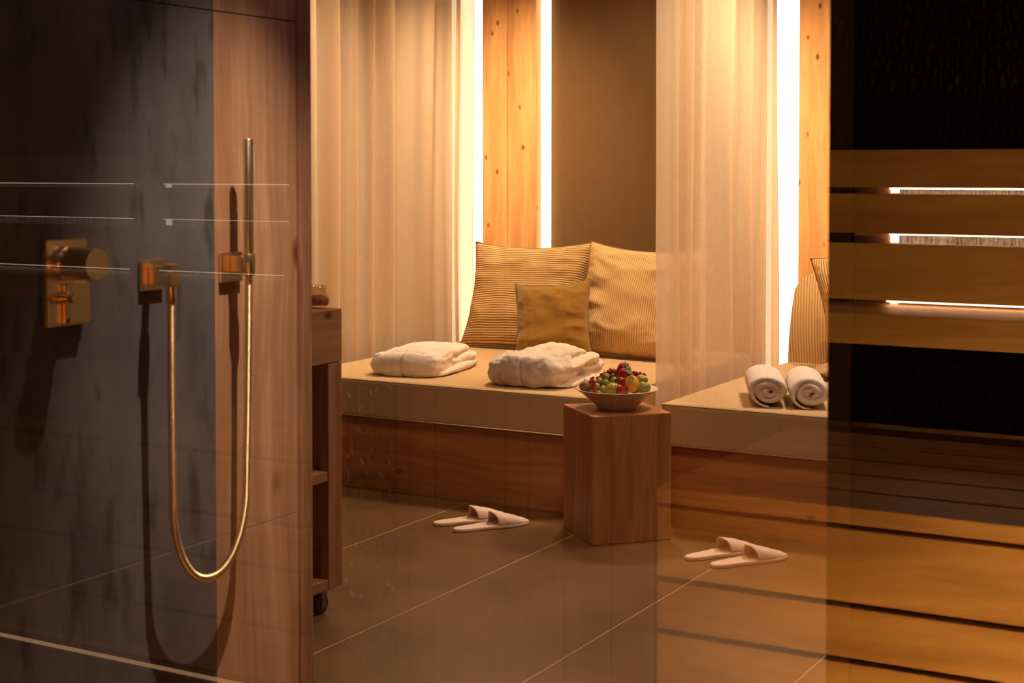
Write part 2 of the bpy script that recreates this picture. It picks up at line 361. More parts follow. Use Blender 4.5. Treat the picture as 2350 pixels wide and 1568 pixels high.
# light strips
def strip(x0, x1, y, m, label, z0=.02, z1=2.60):
    th = thing('light_strip', label, 'light', ((x0 + x1) / 2, y, z0))
    cx = (x0 + x1) / 2
    box('diffuser', (x0 - cx, -.012, 0), (x1 - cx, .018, z1 - z0), m, th)
    box('housing', (x0 - cx, .019, 0), (x1 - cx, .03, z1 - z0), M['steel'], th)
strip(-3.97, pix(1121, 500, 'y', YB).x - .002, YB - .02, M['led'], 'broad glowing warm light strip left of the wide knotty timber pillar')
strip(X1 + .003, xl - .002, YB + .0, M['led_slim'], 'slim glowing light strip between the wide timber pillar and the plaster panel')
strip(pix(1763, 784, 'y', YB).x, X2 - .002, YB - .02, M['led'], 'broad glowing warm light strip left of the right-hand timber pillar')

# ---------------------------------------------------------------- curtains
def curtain(name, xc, y0, y1, z0, z1, label, folds, amp, seed):
    bm = new_bm(); nu, nz = 420, 60; L = y1 - y0; grid = []
    for j in range(nz + 1):
        v = j / nz; z = z0 + (z1 - z0) * v; row = []
        for i in range(nu + 1):
            u = i / nu; uu = u + .014 * noise.noise(Vector((u * 5 + seed, v * 1.2, 0)))
            ph = 2 * math.pi * folds * (uu + .05 * math.sin(2 * math.pi * uu * 1.7 + seed))
            a = amp * (.65 + .5 * noise.noise(Vector((u * 6, seed, v * .9))))
            x = a * math.sin(ph) + .3 * a * math.sin(2.3 * ph + seed) + .010 * noise.noise(Vector((u * 22, v * 2.5, seed)))
            y = y0 + L * u + .30 * a * math.cos(ph)
            y = min(max(y, y0 - .01), y1 + .0 + .02 * noise.noise(Vector((seed, v * 4, 0))))
            row.append(bm.verts.new((xc + x, y, z)))
        grid.append(row)
    for j in range(nz):
        for i in range(nu): bm.faces.new((grid[j][i], grid[j][i + 1], grid[j + 1][i + 1], grid[j + 1][i]))
    return tag(obj(name, bm, M['voile'], smooth=True), label, 'curtain')
curtain('sheer_curtain', -3.86, 4.62, 6.455, .02, 2.6, 'long cream sheer curtain hanging along the left side of the day bed', 9.5, .050, 1.3)
curtain('sheer_curtain', -2.27, 5.15, 6.44, .02, 2.6, 'narrower sheer curtain hanging between the two day beds, left of the rolled towels', 6.5, .036, 4.1)

# ---------------------------------------------------------------- day beds
TOP = .435
def daybed(x0, x1, y0, y1, label):
    th = thing('day_bed', label, 'bed', ((x0 + x1) / 2, y0, 0)); ox = (x0 + x1) / 2
    a, b = x0 - ox, x1 - ox
    box('base', (a + .03, .02, 0), (b - .005, y1 - y0, TOP - .155), M['spruce_base'], th, bevel=.002)
    bm = new_bm(); add_box(bm, (a, 0, TOP - .152), (b, y1 - y0, TOP))
    mt = obj('mattress', bm, M['mattress'], th, bevel=.014, seg=4)
    for p in mt.data.polygons: p.use_smooth = False
    for zz, nm in ((TOP - .006, 'piping'), (TOP - .147, 'piping')):
        bm = new_bm(); sweep(bm, [(a + .003, y1 - y0, zz), (a + .003, .003, zz), (b - .003, .003, zz), (b - .003, y1 - y0, zz)], .0035, 8)
        obj(nm, bm, M['piping_sand'], mt, smooth=True)
    return th
daybed(-3.775, -2.385, 4.90, 6.42, 'sand-coloured day bed on a knotty timber base carrying the two folded robes')
daybed(-2.155, -.72, 4.90, 6.42, 'sand-coloured day bed on a timber base carrying the two rolled towels')
box_ = None

# ---------------------------------------------------------------- cushions
def cushion(name, loc, rot, w, h, tk, m, label, pm=None, seed=0, pinch=.10, wr=.020, ear=0.0):
    th = thing(name, label, 'cushion', loc); th.rotation_euler = rot
    bm = new_bm(); uvl = bm.loops.layers.uv.new('uv'); n = 56; sides = []
    def P(u, v, s):
        x = u * w / 2 * (1 - pinch * (1 - v * v)) ; z = v * h / 2 * (1 - (pinch if v > 0 else .012) * (1 - u * u)) + (.5 * pinch * h * .35 * abs(u) ** 3 * ss(.6, 1, v))
        e = max(0, (1 - u ** 4)) * max(0, (1 - v ** 4)); t = tk / 2 * (e ** .62)
        nn = noise.noise(Vector((u * 2.2 + seed, v * 2.2, s * 3.0)))
        edge = max(abs(u), abs(v))
        r = wr * 1.5 * (noise.ridged_multi_fractal(Vector((u * 1.3 + v * .8 + seed * 2, v * 2.2 - u * .5, s)), 1.0, 2.0, 2, 1.0, 2.0) - .8) * ss(.15, .75, edge) * ss(1, .95, edge)
        t = t * (1 + .16 * nn) + r * .45
        x += ear * u * abs(u) * v * v * v * .5
        return Vector((x, s * t, z + h / 2))
    for s in (-1, 1):
        g = [[bm.verts.new(P(-1 + 2 * i / n, -1 + 2 * j / n, s)) for i in range(n + 1)] for j in range(n + 1)]
        for j in range(n):
            for i in range(n):
                f = bm.faces.new((g[j][i], g[j][i + 1], g[j + 1][i + 1], g[j + 1][i]))
                for lp, (a, b) in zip(f.loops, ((i, j), (i + 1, j), (i + 1, j + 1), (i, j + 1))): lp[uvl].uv = (a / n, b / n)
        sides.append(g)
    bmesh.ops.remove_doubles(bm, verts=bm.verts, dist=.0006)
    obj('cover', bm, m, th, smooth=True)
    bm = new_bm(); loop = []
    for k in range(4 * 24 + 1):
        q = (k // 24) % 4; f = (k % 24) / 24 * 2 - 1
        u, v = ((f, -1), (1, f), (-f, 1), (-1, -f))[q]; loop.append(P(u, v, 0) if True else None)
    sweep(bm, loop, .0032, 8, cap=False); obj('piping', bm, pm or M['piping'], th, smooth=True)
    return th
cushion('striped_cushion', (-3.345, 6.03, TOP + .012), (R(-20), R(-1), R(3)), .605, .49, .16, M['stripe_h'], 'large square cushion with horizontal cord stripes, left of the pair', seed=1.2)
cushion('striped_cushion', (-2.78, 5.965, TOP + .012), (R(-19), R(2), R(-5)), .60, .49, .19, M['stripe_v'], 'large square cushion with fine upright stripes, right of the pair beside the curtain', seed=5.5, wr=.028)
cushion('mustard_cushion', (-3.055, 5.80, TOP + .012), (R(-17), R(-5), R(12)), .345, .325, .12, M['mustard'], 'small plain mustard cushion leaning on the two big striped cushions', seed=9.1, pinch=.10, wr=.014)
# back bolster on the right day bed
th = thing('back_bolster', 'tall ribbed back bolster with rounded top at the right-hand timber pillar', 'cushion', (-2.148, 6.20, TOP))
bm = new_bm(); uvl = bm.loops.layers.uv.new('uv'); prof = []
W_, H_ = .62, .38
for k in range(60):
    a = k / 59
    if a < .45: t_ = a / .45; x, z = .005 + .028 * t_ ** 1.2, .0 + (H_ - .10) * t_
    elif a < .7: t_ = (a - .45) / .25 * math.pi / 2; x, z = .033 + .10 * (1 - math.cos(t_)), H_ - .10 + .10 * math.sin(t_)
    else: t_ = (a - .7) / .3; x, z = .133 + (W_ - .133) * t_, H_
    prof.append((x, z))
for y, s in ((0, 0), (.20, 1)):
    nn = 40; rows = []
    for j in range(nn + 1):
        row = []
        for (x, z) in prof: row.append(bm.verts.new((x + (W_ - x) * 0, y + (-.02 * math.sin(math.pi * min(1, z * j / nn / H_)) if s == 0 else 0), z * j / nn)))
        rows.append(row)
    for j in range(nn):
        for i in range(len(prof) - 1):
            # each row holds the outline scaled in height; fill between rows
            f = bm.faces.new((rows[j][i], rows[j][i + 1], rows[j + 1][i + 1], rows[j + 1][i]))
            for lp in f.loops: lp[uvl].uv = (lp.vert.co.x / .62, lp.vert.co.z / .4)
bm.verts.ensure_lookup_table()
for i in range(len(prof) - 1):
    a, b = prof[i], prof[i + 1]
    vs = [bm.verts.new((a[0], 0, a[1])), bm.verts.new((b[0], 0, b[1])), bm.verts.new((b[0], .2, b[1])), bm.verts.new((a[0], .2, a[1]))]
    f = bm.faces.new(vs)
    for lp in f.loops: lp[uvl].uv = (lp.vert.co.x / .62, lp.vert.co.z / .4)
bmesh.ops.remove_doubles(bm, verts=bm.verts, dist=.0005)
obj('cover', bm, M['stripe_v'], th, smooth=True)
cushion('striped_cushion', (-1.635, 5.92, .51), (R(-12), R(-15), R(-4)), .52, .46, .13, M['stripe_d'], 'striped cushion standing in front of the rounded bolster on the right', seed=3.3)
th = cushion('flat_striped_cushion', (-1.655, 5.68, TOP + .030), (R(-86), 0, R(-3)), .50, .30, .05, M['stripe_d'], 'narrow striped cushion lying flat behind the rolled towels', seed=4.3)

# ---------------------------------------------------------------- robes
def robe(loc, rz, w, d, h, label, seed, layers, rumple=.018, scale=.075):
    """folded terry robe: sleeves and body folded to stacked layers, wrapped by the back panel at the front"""
    bm = new_bm()
    def slab(cx, cy, cz, sx, sy, sz, rot=0, e=4.0, n=18):
        mtx = Matrix.Translation((cx, cy, cz)) @ Matrix.Rotation(rot, 4, 'Z')
        n0 = len(bm.verts); r = bmesh.ops.create_cube(bm, size=2)['verts']
        es = list({e_ for v in r for e_ in v.link_edges}); bmesh.ops.subdivide_edges(bm, edges=es, cuts=n, use_grid_fill=True)
        allv = list(bm.verts)[n0:]
        for v in allv:
            c = v.co; q = (abs(c.x) ** e + abs(c.y) ** e + abs(c.z) ** (2.4)) ** (1 / e); q = max(q, .2)
            p = Vector((c.x / q, c.y / q, c.z / q))
            p.x *= 1; p = Vector((p.x * sx / 2, p.y * sy / 2, p.z * sz / 2))
            p.z += .012 * noise.noise(Vector((p.x * 9 + seed, p.y * 9, cz * 40)))
            p.x += .010 * noise.noise(Vector((seed + 3, p.y * 10, p.z * 30 + cz * 50)))
            v.co = mtx @ p
    k = len(layers)
    for i, (dx, dy, sx, sy, rot) in enumerate(layers):
        slab(dx, dy, h * (i + .5) / k, w * sx, d * sy, h / k * 1.22, rot)
    # wrap at the front
    slab(-.005, -d / 2 + .11, h * .50, w * 1.0, .24, h * 1.02, 0, 4.6, 44)
    for v in bm.verts:
        c = v.co; u = c.x / w
        if c.y < -d / 2 + .23:
            for g0, dep, wd in ((-.02 + .35 * (c.y + d / 2), .013, .010), (-.30 + .2 * (c.y + d / 2), .005, .03)):
                k_ = math.exp(-((u - g0) / wd) ** 2) * dep
                if c.z > h * .8: c.z -= k_
                else: c.y += k_
        c.z *= .83 + .17 * ss(-.55, -.1, u); c.z *= 1 - .10 * ss(.0, .5, c.y / d)
    for v in bm.verts: v.co.z = max(v.co.z, 0.004)
    me_o = obj('folded_robe', bm, M['terry'], smooth=True); me_o.location = loc; me_o.rotation_euler = (0, 0, rz)
    rm = me_o.modifiers.new('remesh', 'REMESH'); rm.mode = 'VOXEL'; rm.voxel_size = .0032; rm.use_smooth_shade = True
    s_ = me_o.modifiers.new('smooth', 'SMOOTH'); s_.factor = .5; s_.iterations = 2
    tx = bpy.data.textures.new('cloth_folds', 'CLOUDS'); tx.noise_scale = scale; tx.noise_depth = 2
    dp = me_o.modifiers.new('folds', 'DISPLACE'); dp.texture = tx; dp.strength = rumple; dp.mid_level = .5; dp.texture_coords = 'LOCAL'
    return tag(me_o, label, 'bathrobe', 'folded robes on the day bed')
robe((-3.345, 5.25, TOP - .003), R(10.5), .305, .49, .102, 'folded white robe with neat flat layers, left one nearest the wooden trolley', 1.0,
     [(.01, .01, 1.0, 1.0, .02), (.005, .03, .97, .98, -.03), (-.005, 0, .95, .97, .03)])
robe((-2.785, 5.266, TOP - .003), R(7.5), .315, .60, .122, 'folded white robe with looser rumpled layers, right one behind the fruit bowl', 6.0,
     [(.015, 0, 1.0, .98, .03), (.0, .02, .95, 1.0, -.04), (.02, -.03, .92, .88, .05), (-.01, -.07, .80, .74, -.03)], .034, .085)

# ---------------------------------------------------------------- rolled towels
def towel(loc, rz, label, seed, L=.34, a0=.002, turns=2.75, pitch=.0222):
    bm = new_bm(); th_ = pitch * 1.04; prev = None; n = 150
    K = 20
    for k in range(n + 1):
        th = turns * 2 * math.pi * k / n; r = a0 + pitch * th / (2 * math.pi)
        r *= 1 + .03 * math.sin(3 * th + seed)
        tt = th_ * (1 + .06 * math.sin(2.1 * th)) * 1.0 * (ss(1, .86, k / n) * .75 + .25)
        endoff = .008 * math.sin(th * 1.3 + seed) - .004 * th / 6
        ring = []
        for q in range(K):
            a = 2 * math.pi * q / K; ca, sa = math.cos(a), math.sin(a)
            al = math.copysign(abs(ca) ** .12, ca) if abs(ca) > 1e-6 else 0
            rr = math.copysign(abs(sa) ** .7, sa)
            y = al * L / 2; ra = r + rr * tt / 2
            if al < 0: y += endoff
            ring.append(bm.verts.new((ra * math.cos(th) * 1.06, y, ra * math.sin(th) * .83)))
        if prev:
            for q in range(K): bm.faces.new((prev[q], prev[(q + 1) % K], ring[(q + 1) % K], ring[q]))
        else: bm.faces.new(ring[::-1])
        prev = ring
    bm.faces.new(prev)
    zmin = min(v.co.z for v in bm.verts)
    for v in bm.verts: v.co.z -= zmin
    for v in bm.verts: v.co.z = max(v.co.z, .0012 + .3 * v.co.z) if v.co.z < .004 else v.co.z
    o = obj('rolled_towel', bm, M['terry'], smooth=True)
    rm = o.modifiers.new('remesh', 'REMESH'); rm.mode = 'VOXEL'; rm.voxel_size = .0022; rm.use_smooth_shade = True
    s_ = o.modifiers.new('smooth', 'SMOOTH'); s_.factor = .5; s_.iterations = 4; o.location = loc; o.rotation_euler = (0, 0, rz)
    return tag(o, label, 'towel', 'rolled towels on the day bed')
towel((-1.857, 5.143, TOP), R(23), 'rolled white towel, left one of the two on the right day bed', .4)
towel((-1.718, 5.175, TOP), R(22), 'rolled white towel, right one of the two, nearest the dark wall', 2.0)

# ---------------------------------------------------------------- block table, bowl, fruit
tz = .432; tc = Vector((-2.248, 4.737, 0)); tr_ = R(47.3)
tt = thing('block_table', 'square wooden block side table standing between the two day beds', 'table', tc, tr_)
bm = new_bm(); hs = .1423
add_box(bm, (-hs, -hs, 0), (hs, hs, tz)); obj('block', bm, M['block'], tt, bevel=.004)
bc = Vector((-2.246, 4.735, tz + .001))
bw = thing('fruit_bowl', 'shallow white porcelain bowl of fruit on the wooden block table', 'bowl', bc)
bm = new_bm()
lathe(bm, [(0, .004), (.055, .004), (.060, 0), (.066, 0), (.068, .006), (.095, .030), (.125, .056), (.1405, .0655), (.1425, .0675), (.1405, .069), (.123, .061), (.092, .036), (.062, .014), (0, .012)], 72)
obj('dish', bm, M['porcelain'], bw, smooth=True)
def fruitmat(name, a, b, rough=.3, sc_=14, sss=.15):
    m = mat(name, a, rough, 0, .5); t = NT(m); n = t.n('ShaderNodeTexNoise'); n.inputs['Scale'].default_value = sc_; n.inputs['Detail'].default_value = 2; t.l(t.coord(), n.inputs['Vector'])
    t.l(t.ramp(n.outputs['Fac'], [(0.38, a), (0.62, b)]), t.b.inputs['Base Color']); return m
M['grape'] = fruitmat('green_grape', (0.20, 0.22, 0.03), (0.28, 0.26, 0.05), .25)
M['blue'] = fruitmat('blueberry_skin', (0.03, 0.03, 0.06), (0.08, 0.07, 0.12), .5)
M['red'] = fruitmat('strawberry_red', (0.42, 0.010, 0.010), (0.32, 0.007, 0.008), .3)
M['currant'] = fruitmat('redcurrant', (0.34, 0.006, 0.010), (0.45, 0.015, 0.02), .15)
M['apricot'] = fruitmat('apricot_skin', (0.78, 0.40, 0.04), (0.72, 0.25, 0.02), .4, 9)
M['pear'] = fruitmat('yellow_plum', (0.42, 0.36, 0.04), (0.34, 0.30, 0.04), .35)
M['fig'] = fruitmat('olive_fig', (0.28, 0.22, 0.04), (0.22, 0.15, 0.03), .5)
M['leaf'] = fruitmat('leaf_green', (0.05, 0.09, 0.02), (0.09, 0.13, 0.03), .6)
M['stem'] = mat('dry_stem', (0.12, 0.08, 0.03), .8)
def ball(bm, c, r, sx=1, sy=1, sz=1, seg=20, rough=0, seed=0):
    res = bmesh.ops.create_uvsphere(bm, u_segments=seg, v_segments=seg // 2 + 2, radius=1)
    for v in res['verts']:
        q = v.co.copy(); k = 1 + rough * noise.noise(q * 1.7 + Vector((seed, 0, 0)))
        v.co = Vector((q.x * r * sx * k, q.y * r * sy * k, q.z * r * sz * k)) + Vector(c)
RIGHT = Vector((math.cos(YAW), math.sin(YAW), 0)); BACK = Vector((-math.sin(YAW), math.cos(YAW), 0))
def spotb(a, b, z): return bc + RIGHT * a + BACK * b + Vector((0, 0, z))
def grapes(positions):
    src = None
    for i, (a, b, z, r, lb) in enumerate(positions):
        if src is None:
            bm = new_bm(); ball(bm, (0, 0, 0), .0115, 1, 1, 1.12); ob = obj('grape', bm, M['grape'], smooth=True); src = ob
            bm = new_bm(); sweep(bm, [(0, 0, .0118), (.002, 0, .017)], .0009, 6); obj('stem', bm, M['stem'], ob)
        else:
            ob = src.copy(); C.objects.link(ob)
            for ch in src.children:
                c2 = ch.copy(); C.objects.link(c2); c2.parent = ob
        ob.location = spotb(a, b, z); ob.scale = (r * 1.16, r * 1.16, r * 1.16); ob.rotation_euler = (random.uniform(-.5, .5), random.uniform(-.5, .5), random.uniform(0, 3))
        tag(ob, lb, 'grape', 'green grapes in the fruit bowl')
grapes([
    (-0.088, -0.03, 0.068, 1, 'leftmost of the middle row of green grapes, beside the upright redcurrants'),
    (-0.072, -0.045, 0.078, 1.0, 'green grape touching the right side of the upright redcurrant bunch'),
    (-0.05, -0.052, 0.07, 1.05, 'green grape low in the left half, just above the front rim row'),
    (-0.078, 0.0, 0.084, 0.95, 'small green grape at the upper left edge of the grape heap'),
    (-0.06, -0.02, 0.092, 1.0, 'green grape in the centre of the grape heap, behind the middle row'),
    (-0.04, -0.038, 0.088, 1.08, 'green grape right of the heap centre, above the yellow-green plum'),
    (-0.02, -0.05, 0.086, 1.0, 'green grape beside the strawberry half, above the yellow-green plum'),
    (-0.012, -0.048, 0.098, 1.1, 'shiny green grape at the right end of the grape heap, under a blueberry'),
    (-0.036, -0.015, 0.106, 1.15, 'topmost large green grape, under the middle redcurrant bunch'),
    (-0.086, -0.048, 0.056, 1.0, 'green grape at the front left rim below the upright redcurrants'),
    (-0.066, -0.062, 0.056, 0.95, 'small green grape on the front rim left of the plum'),
    (-0.028, -0.066, 0.074, 1.0, 'green grape directly above the left edge of the plum'),
    (-0.052, 0.01, 0.098, 1.0, 'green grape at the back, under the upper left redcurrants'),
    (-0.006, -0.03, 0.088, 1.0, 'green grape deep between the right grapes and the broad strawberry'),
    (-0.098, -0.02, 0.062, 0.95, 'small green grape beside the fig at the left rim'),
    (-0.044, -0.07, 0.062, 0.9, 'smallest green grape on the rim, touching the plum')])
def fruit(name, bmf, m, pos, label, cat, rot=(0, 0, 0), group=None, extra=None):
    bm = new_bm(); bmf(bm); o = obj(name, bm, m, smooth=True); o.location = spotb(*pos); o.rotation_euler = rot
    tag(o, label, cat, group)
    if extra:
        nm, f2, m2 = extra; bm = new_bm(); f2(bm); obj(nm, bm, m2, o, smooth=True)
    return o
fruit('fig', lambda b: ball(b, (0, 0, 0), .019, 1.15, 1, .95, rough=.15), M['fig'], (-.108, -.02, .077), 'olive green fig at the left rim of the fruit bowl', 'fig', extra=('stem', lambda b: sweep(b, [(0, 0, .016), (-.004, 0, .024)], .0015, 6), M['stem']))
fruit('yellow_plum', lambda b: ball(b, (0, 0, 0), .024, 1.15, 1, .95), M['pear'], (-.018, -.088, .076), 'yellow-green plum at the front rim of the bowl', 'plum')
def leaves(bm):
    for k in range(7):
        a = k * .9; d = Vector((math.cos(a), math.sin(a), .25)); s = Vector((-math.sin(a), math.cos(a), 0)) * .003
        v = [bm.verts.new(x) for x in (d * 0 + s * .3, d * .007 + s, d * .015, d * .007 - s)]; bm.faces.new(v)
def crown(z):
    def f(bm):
        leaves(bm)
        for v in bm.verts: v.co.z += z
    return f
fruit('apricot', lambda b: ball(b, (0, 0, 0), .031, 1.0, 1, .92), M['apricot'], (.042, -.05, .090), 'large orange apricot on the right side of the bowl', 'apricot', (R(38), R(30), 0), extra=('calyx', crown(.028), M['leaf']))
fruit('apricot', lambda b: ball(b, (0, 0, 0), .020, 1.2, 1, .9), M['pear'], (.082, -.02, .100), 'yellow fruit half showing behind the large apricot under red currants', 'fruit')
fruit('lime', lambda b: ball(b, (0, 0, 0), .022, 1.25, 1, .95), M['grape'], (.086, -.045, .076), 'green lime at the right rim of the bowl', 'lime')
fruit('physalis', lambda b: ball(b, (0, 0, 0), .012, 1, 1, 1.1), M['apricot'], (.038, .01, .132), 'small yellow physalis behind the topmost strawberry', 'physalis', extra=('calyx', crown(.012), M['leaf']))
def straw(bm):
    lathe(bm, [(0, -.026), (.005, -.024), (.011, -.012), (.0155, .002), (.0145, .011), (.008, .016), (0, .017)], 20)
def strawc(label, pos, rot, s=1):
    o = fruit('strawberry', straw, M['red'], pos, label, 'strawberry', rot, 'cut strawberries in the fruit bowl', extra=('calyx', crown(.016), M['leaf'])); o.scale = (s * 1.25, s, s * 1.25); return o
strawc('strawberry pointing down-left at the very top of the fruit heap', (.018, -.01, .133), (R(10), R(48), 0), 1.1)
strawc('broad red strawberry just under the topmost one', (.022, -.035, .114), (R(15), R(40), 0), 1.25)
strawc('strawberry half lying left of the orange apricot', (.012, -.062, .096), (R(60), R(-50), 0), 1.0)
strawc('strawberry half lying at the front rim of the bowl', (.004, -.093, .074), (R(70), R(-80), 0), 1.05)
def currants(n, ext, seed):
    def f(bm):
        rnd = random.Random(seed)
        for i in range(n):
            a = (i / n - .5); ball(bm, (a * ext[0] + rnd.uniform(-.004, .004), rnd.uniform(-ext[1], ext[1]), rnd.uniform(-ext[2], ext[2])), .0042, seg=10)
    return f
def cur(label, pos, n, ext, rot, seed):
    fruit('redcurrant_bunch', currants(n, ext, seed), M['currant'], pos, label, 'redcurrants', rot, 'redcurrant bunches in the fruit bowl',
          extra=('stem', lambda b: sweep(b, [(-ext[0] * .5, 0, 0), (0, 0, .002), (ext[0] * .55, 0, .004)], .0008, 6), M['stem']))
cur('redcurrant bunch hanging upright at the left rim of the bowl', (-.083, -.052, .083), 40, (.050, .007, .008), (0, R(75), 0), 1)
cur('redcurrant bunch lying across the upper left of the fruit heap', (-.040, .0, .114), 46, (.055, .010, .008), (0, R(-30), YAW), 2)
cur('redcurrant bunch in the middle of the fruit heap', (-.006, -.008, .120), 50, (.055, .010, .010), (0, 0, YAW), 3)
cur('redcurrant bunch lying on the right of the fruit heap', (.074, -.012, .116), 46, (.050, .010, .007), (0, R(14), YAW), 4)
def blue(label, pos):
    fruit('blueberry', lambda b: ball(b, (0, 0, 0), .0085, 1, 1, .9, seg=14), M['blue'], pos, label, 'blueberry', (R(20), 0, 0), 'blueberries in the fruit bowl', extra=('calyx', lambda b: lathe(b, [(.003, .0078), (.0035, .0088), (.0025, .0082)], 10), M['blue']))
blue('blueberry above the grapes in the middle of the bowl', (-.018, -.028, .113)); blue('blueberry left of the broad strawberry', (.004, -.042, .106))
blue('blueberry between the strawberries and the right redcurrants', (.050, -.018, .114)); blue('blueberry above the orange apricot', (.053, -.028, .108))
blue('blueberry low between the grapes and strawberry half', (-.008, -.052, .112 - .02))
# herb sprig
bm = new_bm()
for k in range(8):
    a = random.uniform(-1, 1); sweep(bm, [(a * .004, 0, 0), (a * .012, 0, .012 + random.random() * .008)], .0006, 5)
o = obj('herb_sprig', bm, M['leaf']); o.location = spotb(-.014, -.005, .122); tag(o, 'tiny dark green herb sprig on top of the fruit heap', 'herb')
# fruit bed under the visible pieces
bm = new_bm(); rnd = random.Random(5)
for k in range(34):
    a = rnd.uniform(0, 6.28); q = rnd.uniform(0, .072); rr = .016
    src = None
    if k == 0: pass
    p = spotb(q * math.cos(a), q * math.sin(a), .046 + .05 * (1 - q / .095)); ball(bm, p - bc, rr, seg=14)
o = obj('fruit_filling', bm, M['fig']); o.location = bc; o['kind'] = 'stuff'; tag(o, 'dark jumble of fruit pieces underneath the visible fruit in the bowl', 'fruit')

# ---------------------------------------------------------------- slippers
def slipper(loc, rz, label, left):
    th = thing('slipper', label, 'slipper', loc, rz, 'white towelling slippers on the floor')
    L = .295
    def half(s, side):      # half width at s along the length
        a = .030 + .016 * ss(.25, .72, s); a *= (max(0, 1 - (abs(s - .5) * 2) ** 5)) ** .5
        return a * (1 + (.10 if side * left > 0 else -.06) * ss(.4, .8, s))
    n = 40; out = []
    for i in range(n + 1):
        s = .5 - .5 * math.cos(math.pi * i / n); out.append((half(s, 1), (s - .5) * L))
    for i in range(n - 1, 0, -1):
        s = .5 - .5 * math.cos(math.pi * i / n); out.append((-half(s, -1), (s - .5) * L))
    bm = new_bm(); rings = []
    for z, k in ((0, .95), (.004, 1.0), (.010, 1.0), (.013, .96), (.0135, .86)):
        rings.append([bm.verts.new((x * k, y * (1 - (1 - k) * .25), z)) for x, y in out])
    for A, B in zip(rings, rings[1:]):
        m_ = len(A)
        for i in range(m_): bm.faces.new((A[i], A[(i + 1) % m_], B[(i + 1) % m_], B[i]))
    bm.faces.new(rings[-1]); bm.faces.new(rings[0][::-1])
    so = obj('sole', bm, M['slipper'], th, smooth=True)
    bm = new_bm(); g = []; ns, na = 26, 24
    for i in range(ns + 1):
        f = i / ns; row = []
        for j in range(na + 1):
            a = math.pi * j / na; ca = math.cos(a)
            sfront = .955; sback = .47 + .06 * abs(ca)
            s = sback + (sfront - sback) * f
            hw = (half(s, 1) if ca > 0 else half(s, -1)) * .97; hh = .040 * (1 - f) ** .8 + .008
            hh *= 1 - .22 * ss(.55, 1, f)
            row.append(bm.verts.new((hw * ca, (s - .5) * L, .011 + hh * (math.sin(a) ** .8 if math.sin(a) > 0 else 0) + .0025 * noise.noise(Vector((f * 6, j * .3, loc[0] * 9))))))
        g.append(row)
    for i in range(ns):
        for j in range(na): bm.faces.new((g[i][j], g[i][j + 1], g[i + 1][j + 1], g[i + 1][j]))
    u = obj('upper', bm, M['slipper'], th, smooth=True); sm = u.modifiers.new('thickness', 'SOLIDIFY'); sm.thickness = .0035; sm.offset = -1
    return th
rz_ = R(-30.5)
slipper((-2.667, 4.603, 0), rz_, 'white slipper, nearer one of the left pair below the folded robes', 1)
slipper((-2.772, 4.645, 0), rz_ - .04, 'white slipper, farther one of the left pair by the day bed base', -1)
slipper((-1.715, 4.592, 0), rz_, 'white slipper, nearer one of the right pair beside the block table', 1)
slipper((-1.825, 4.640, 0), rz_ + .03, 'white slipper, farther one of the right pair beside the block table', -1)

# ---------------------------------------------------------------- trolley
xf = -2.53
def ty(px): return pix(px, 900, 'x', xf).y
ya, yb = 2.95, ty(785); zt = pix(783, 708, 'x', xf).z; zb = pix(783, 829, 'x', xf).z; zbot = pix(783, 1344, 'x', xf).z
tr = thing('shelf_trolley', 'tall narrow larch trolley with open shelves on black casters', 'trolley', (xf, yb, 0))
def tb(name, a, b, m, par=None, bevel=.002):
    return box(name, (a[0], a[1] - yb, a[2]), (b[0], b[1] - yb, b[2]), m, par or tr, bevel)
D = -.36
tb('top_box', (D, ya, zb), (0, yb, zt), M['shelfwood'])
ys = ty(754)
tb('stile', (-.03, ys, zbot), (-.001, yb, zb - .002), M['shelfwood_v']); tb('stile', (-.03, ya, zbot), (-.001, ya + .06, zb - .002), M['shelfwood_v'])
tb('stile', (D, ys, zbot), (D + .03, yb, zb - .002), M['shelfwood_v'])
tb('back_panel', (D, ya, zbot), (D + .018, ys, zb - .002), M['spruce_base'])
tb('end_panel', (D + .03, yb - .016, zbot), (-.03, yb, zb - .002), M['spruce_base'])
zs = pix(735, 1098, 'x', xf).z
tb('shelf', (D + .02, ya, zs - .016), (-.003, ys - .001, zs + .012), M['shelfwood'])
tb('bottom_shelf', (D + .02, ya, zbot), (-.002, ys - .001, zbot + .03), M['shelfwood'])
cy_ = pix(733, 1400, 'x', xf - .04).y - yb
fk = new_bm(); add_box(fk, (-.06, cy_ - .018, zbot - .008), (-.02, cy_ + .018, zbot - .0005)); add_box(fk, (-.058, cy_ - .012, .018), (-.055, cy_ + .012, zbot - .006)); add_box(fk, (-.025, cy_ - .012, .018), (-.022, cy_ + .012, zbot - .006))
fo = obj('caster', fk, M['steel'], tr)
wb = new_bm(); mx_ = Matrix.Translation((-.04, cy_, .028)) @ Matrix.Rotation(R(90), 4, 'Y')
lathe(wb, [(0, -.0135), (.02, -.0135), (.026, -.012), (.028, -.008), (.028, -.002), (.026, 0), (.028, .002), (.028, .008), (.026, .012), (.02, .0135), (0, .0135)], 32, mx_)
obj('wheel', wb, M['black'], fo, smooth=True)
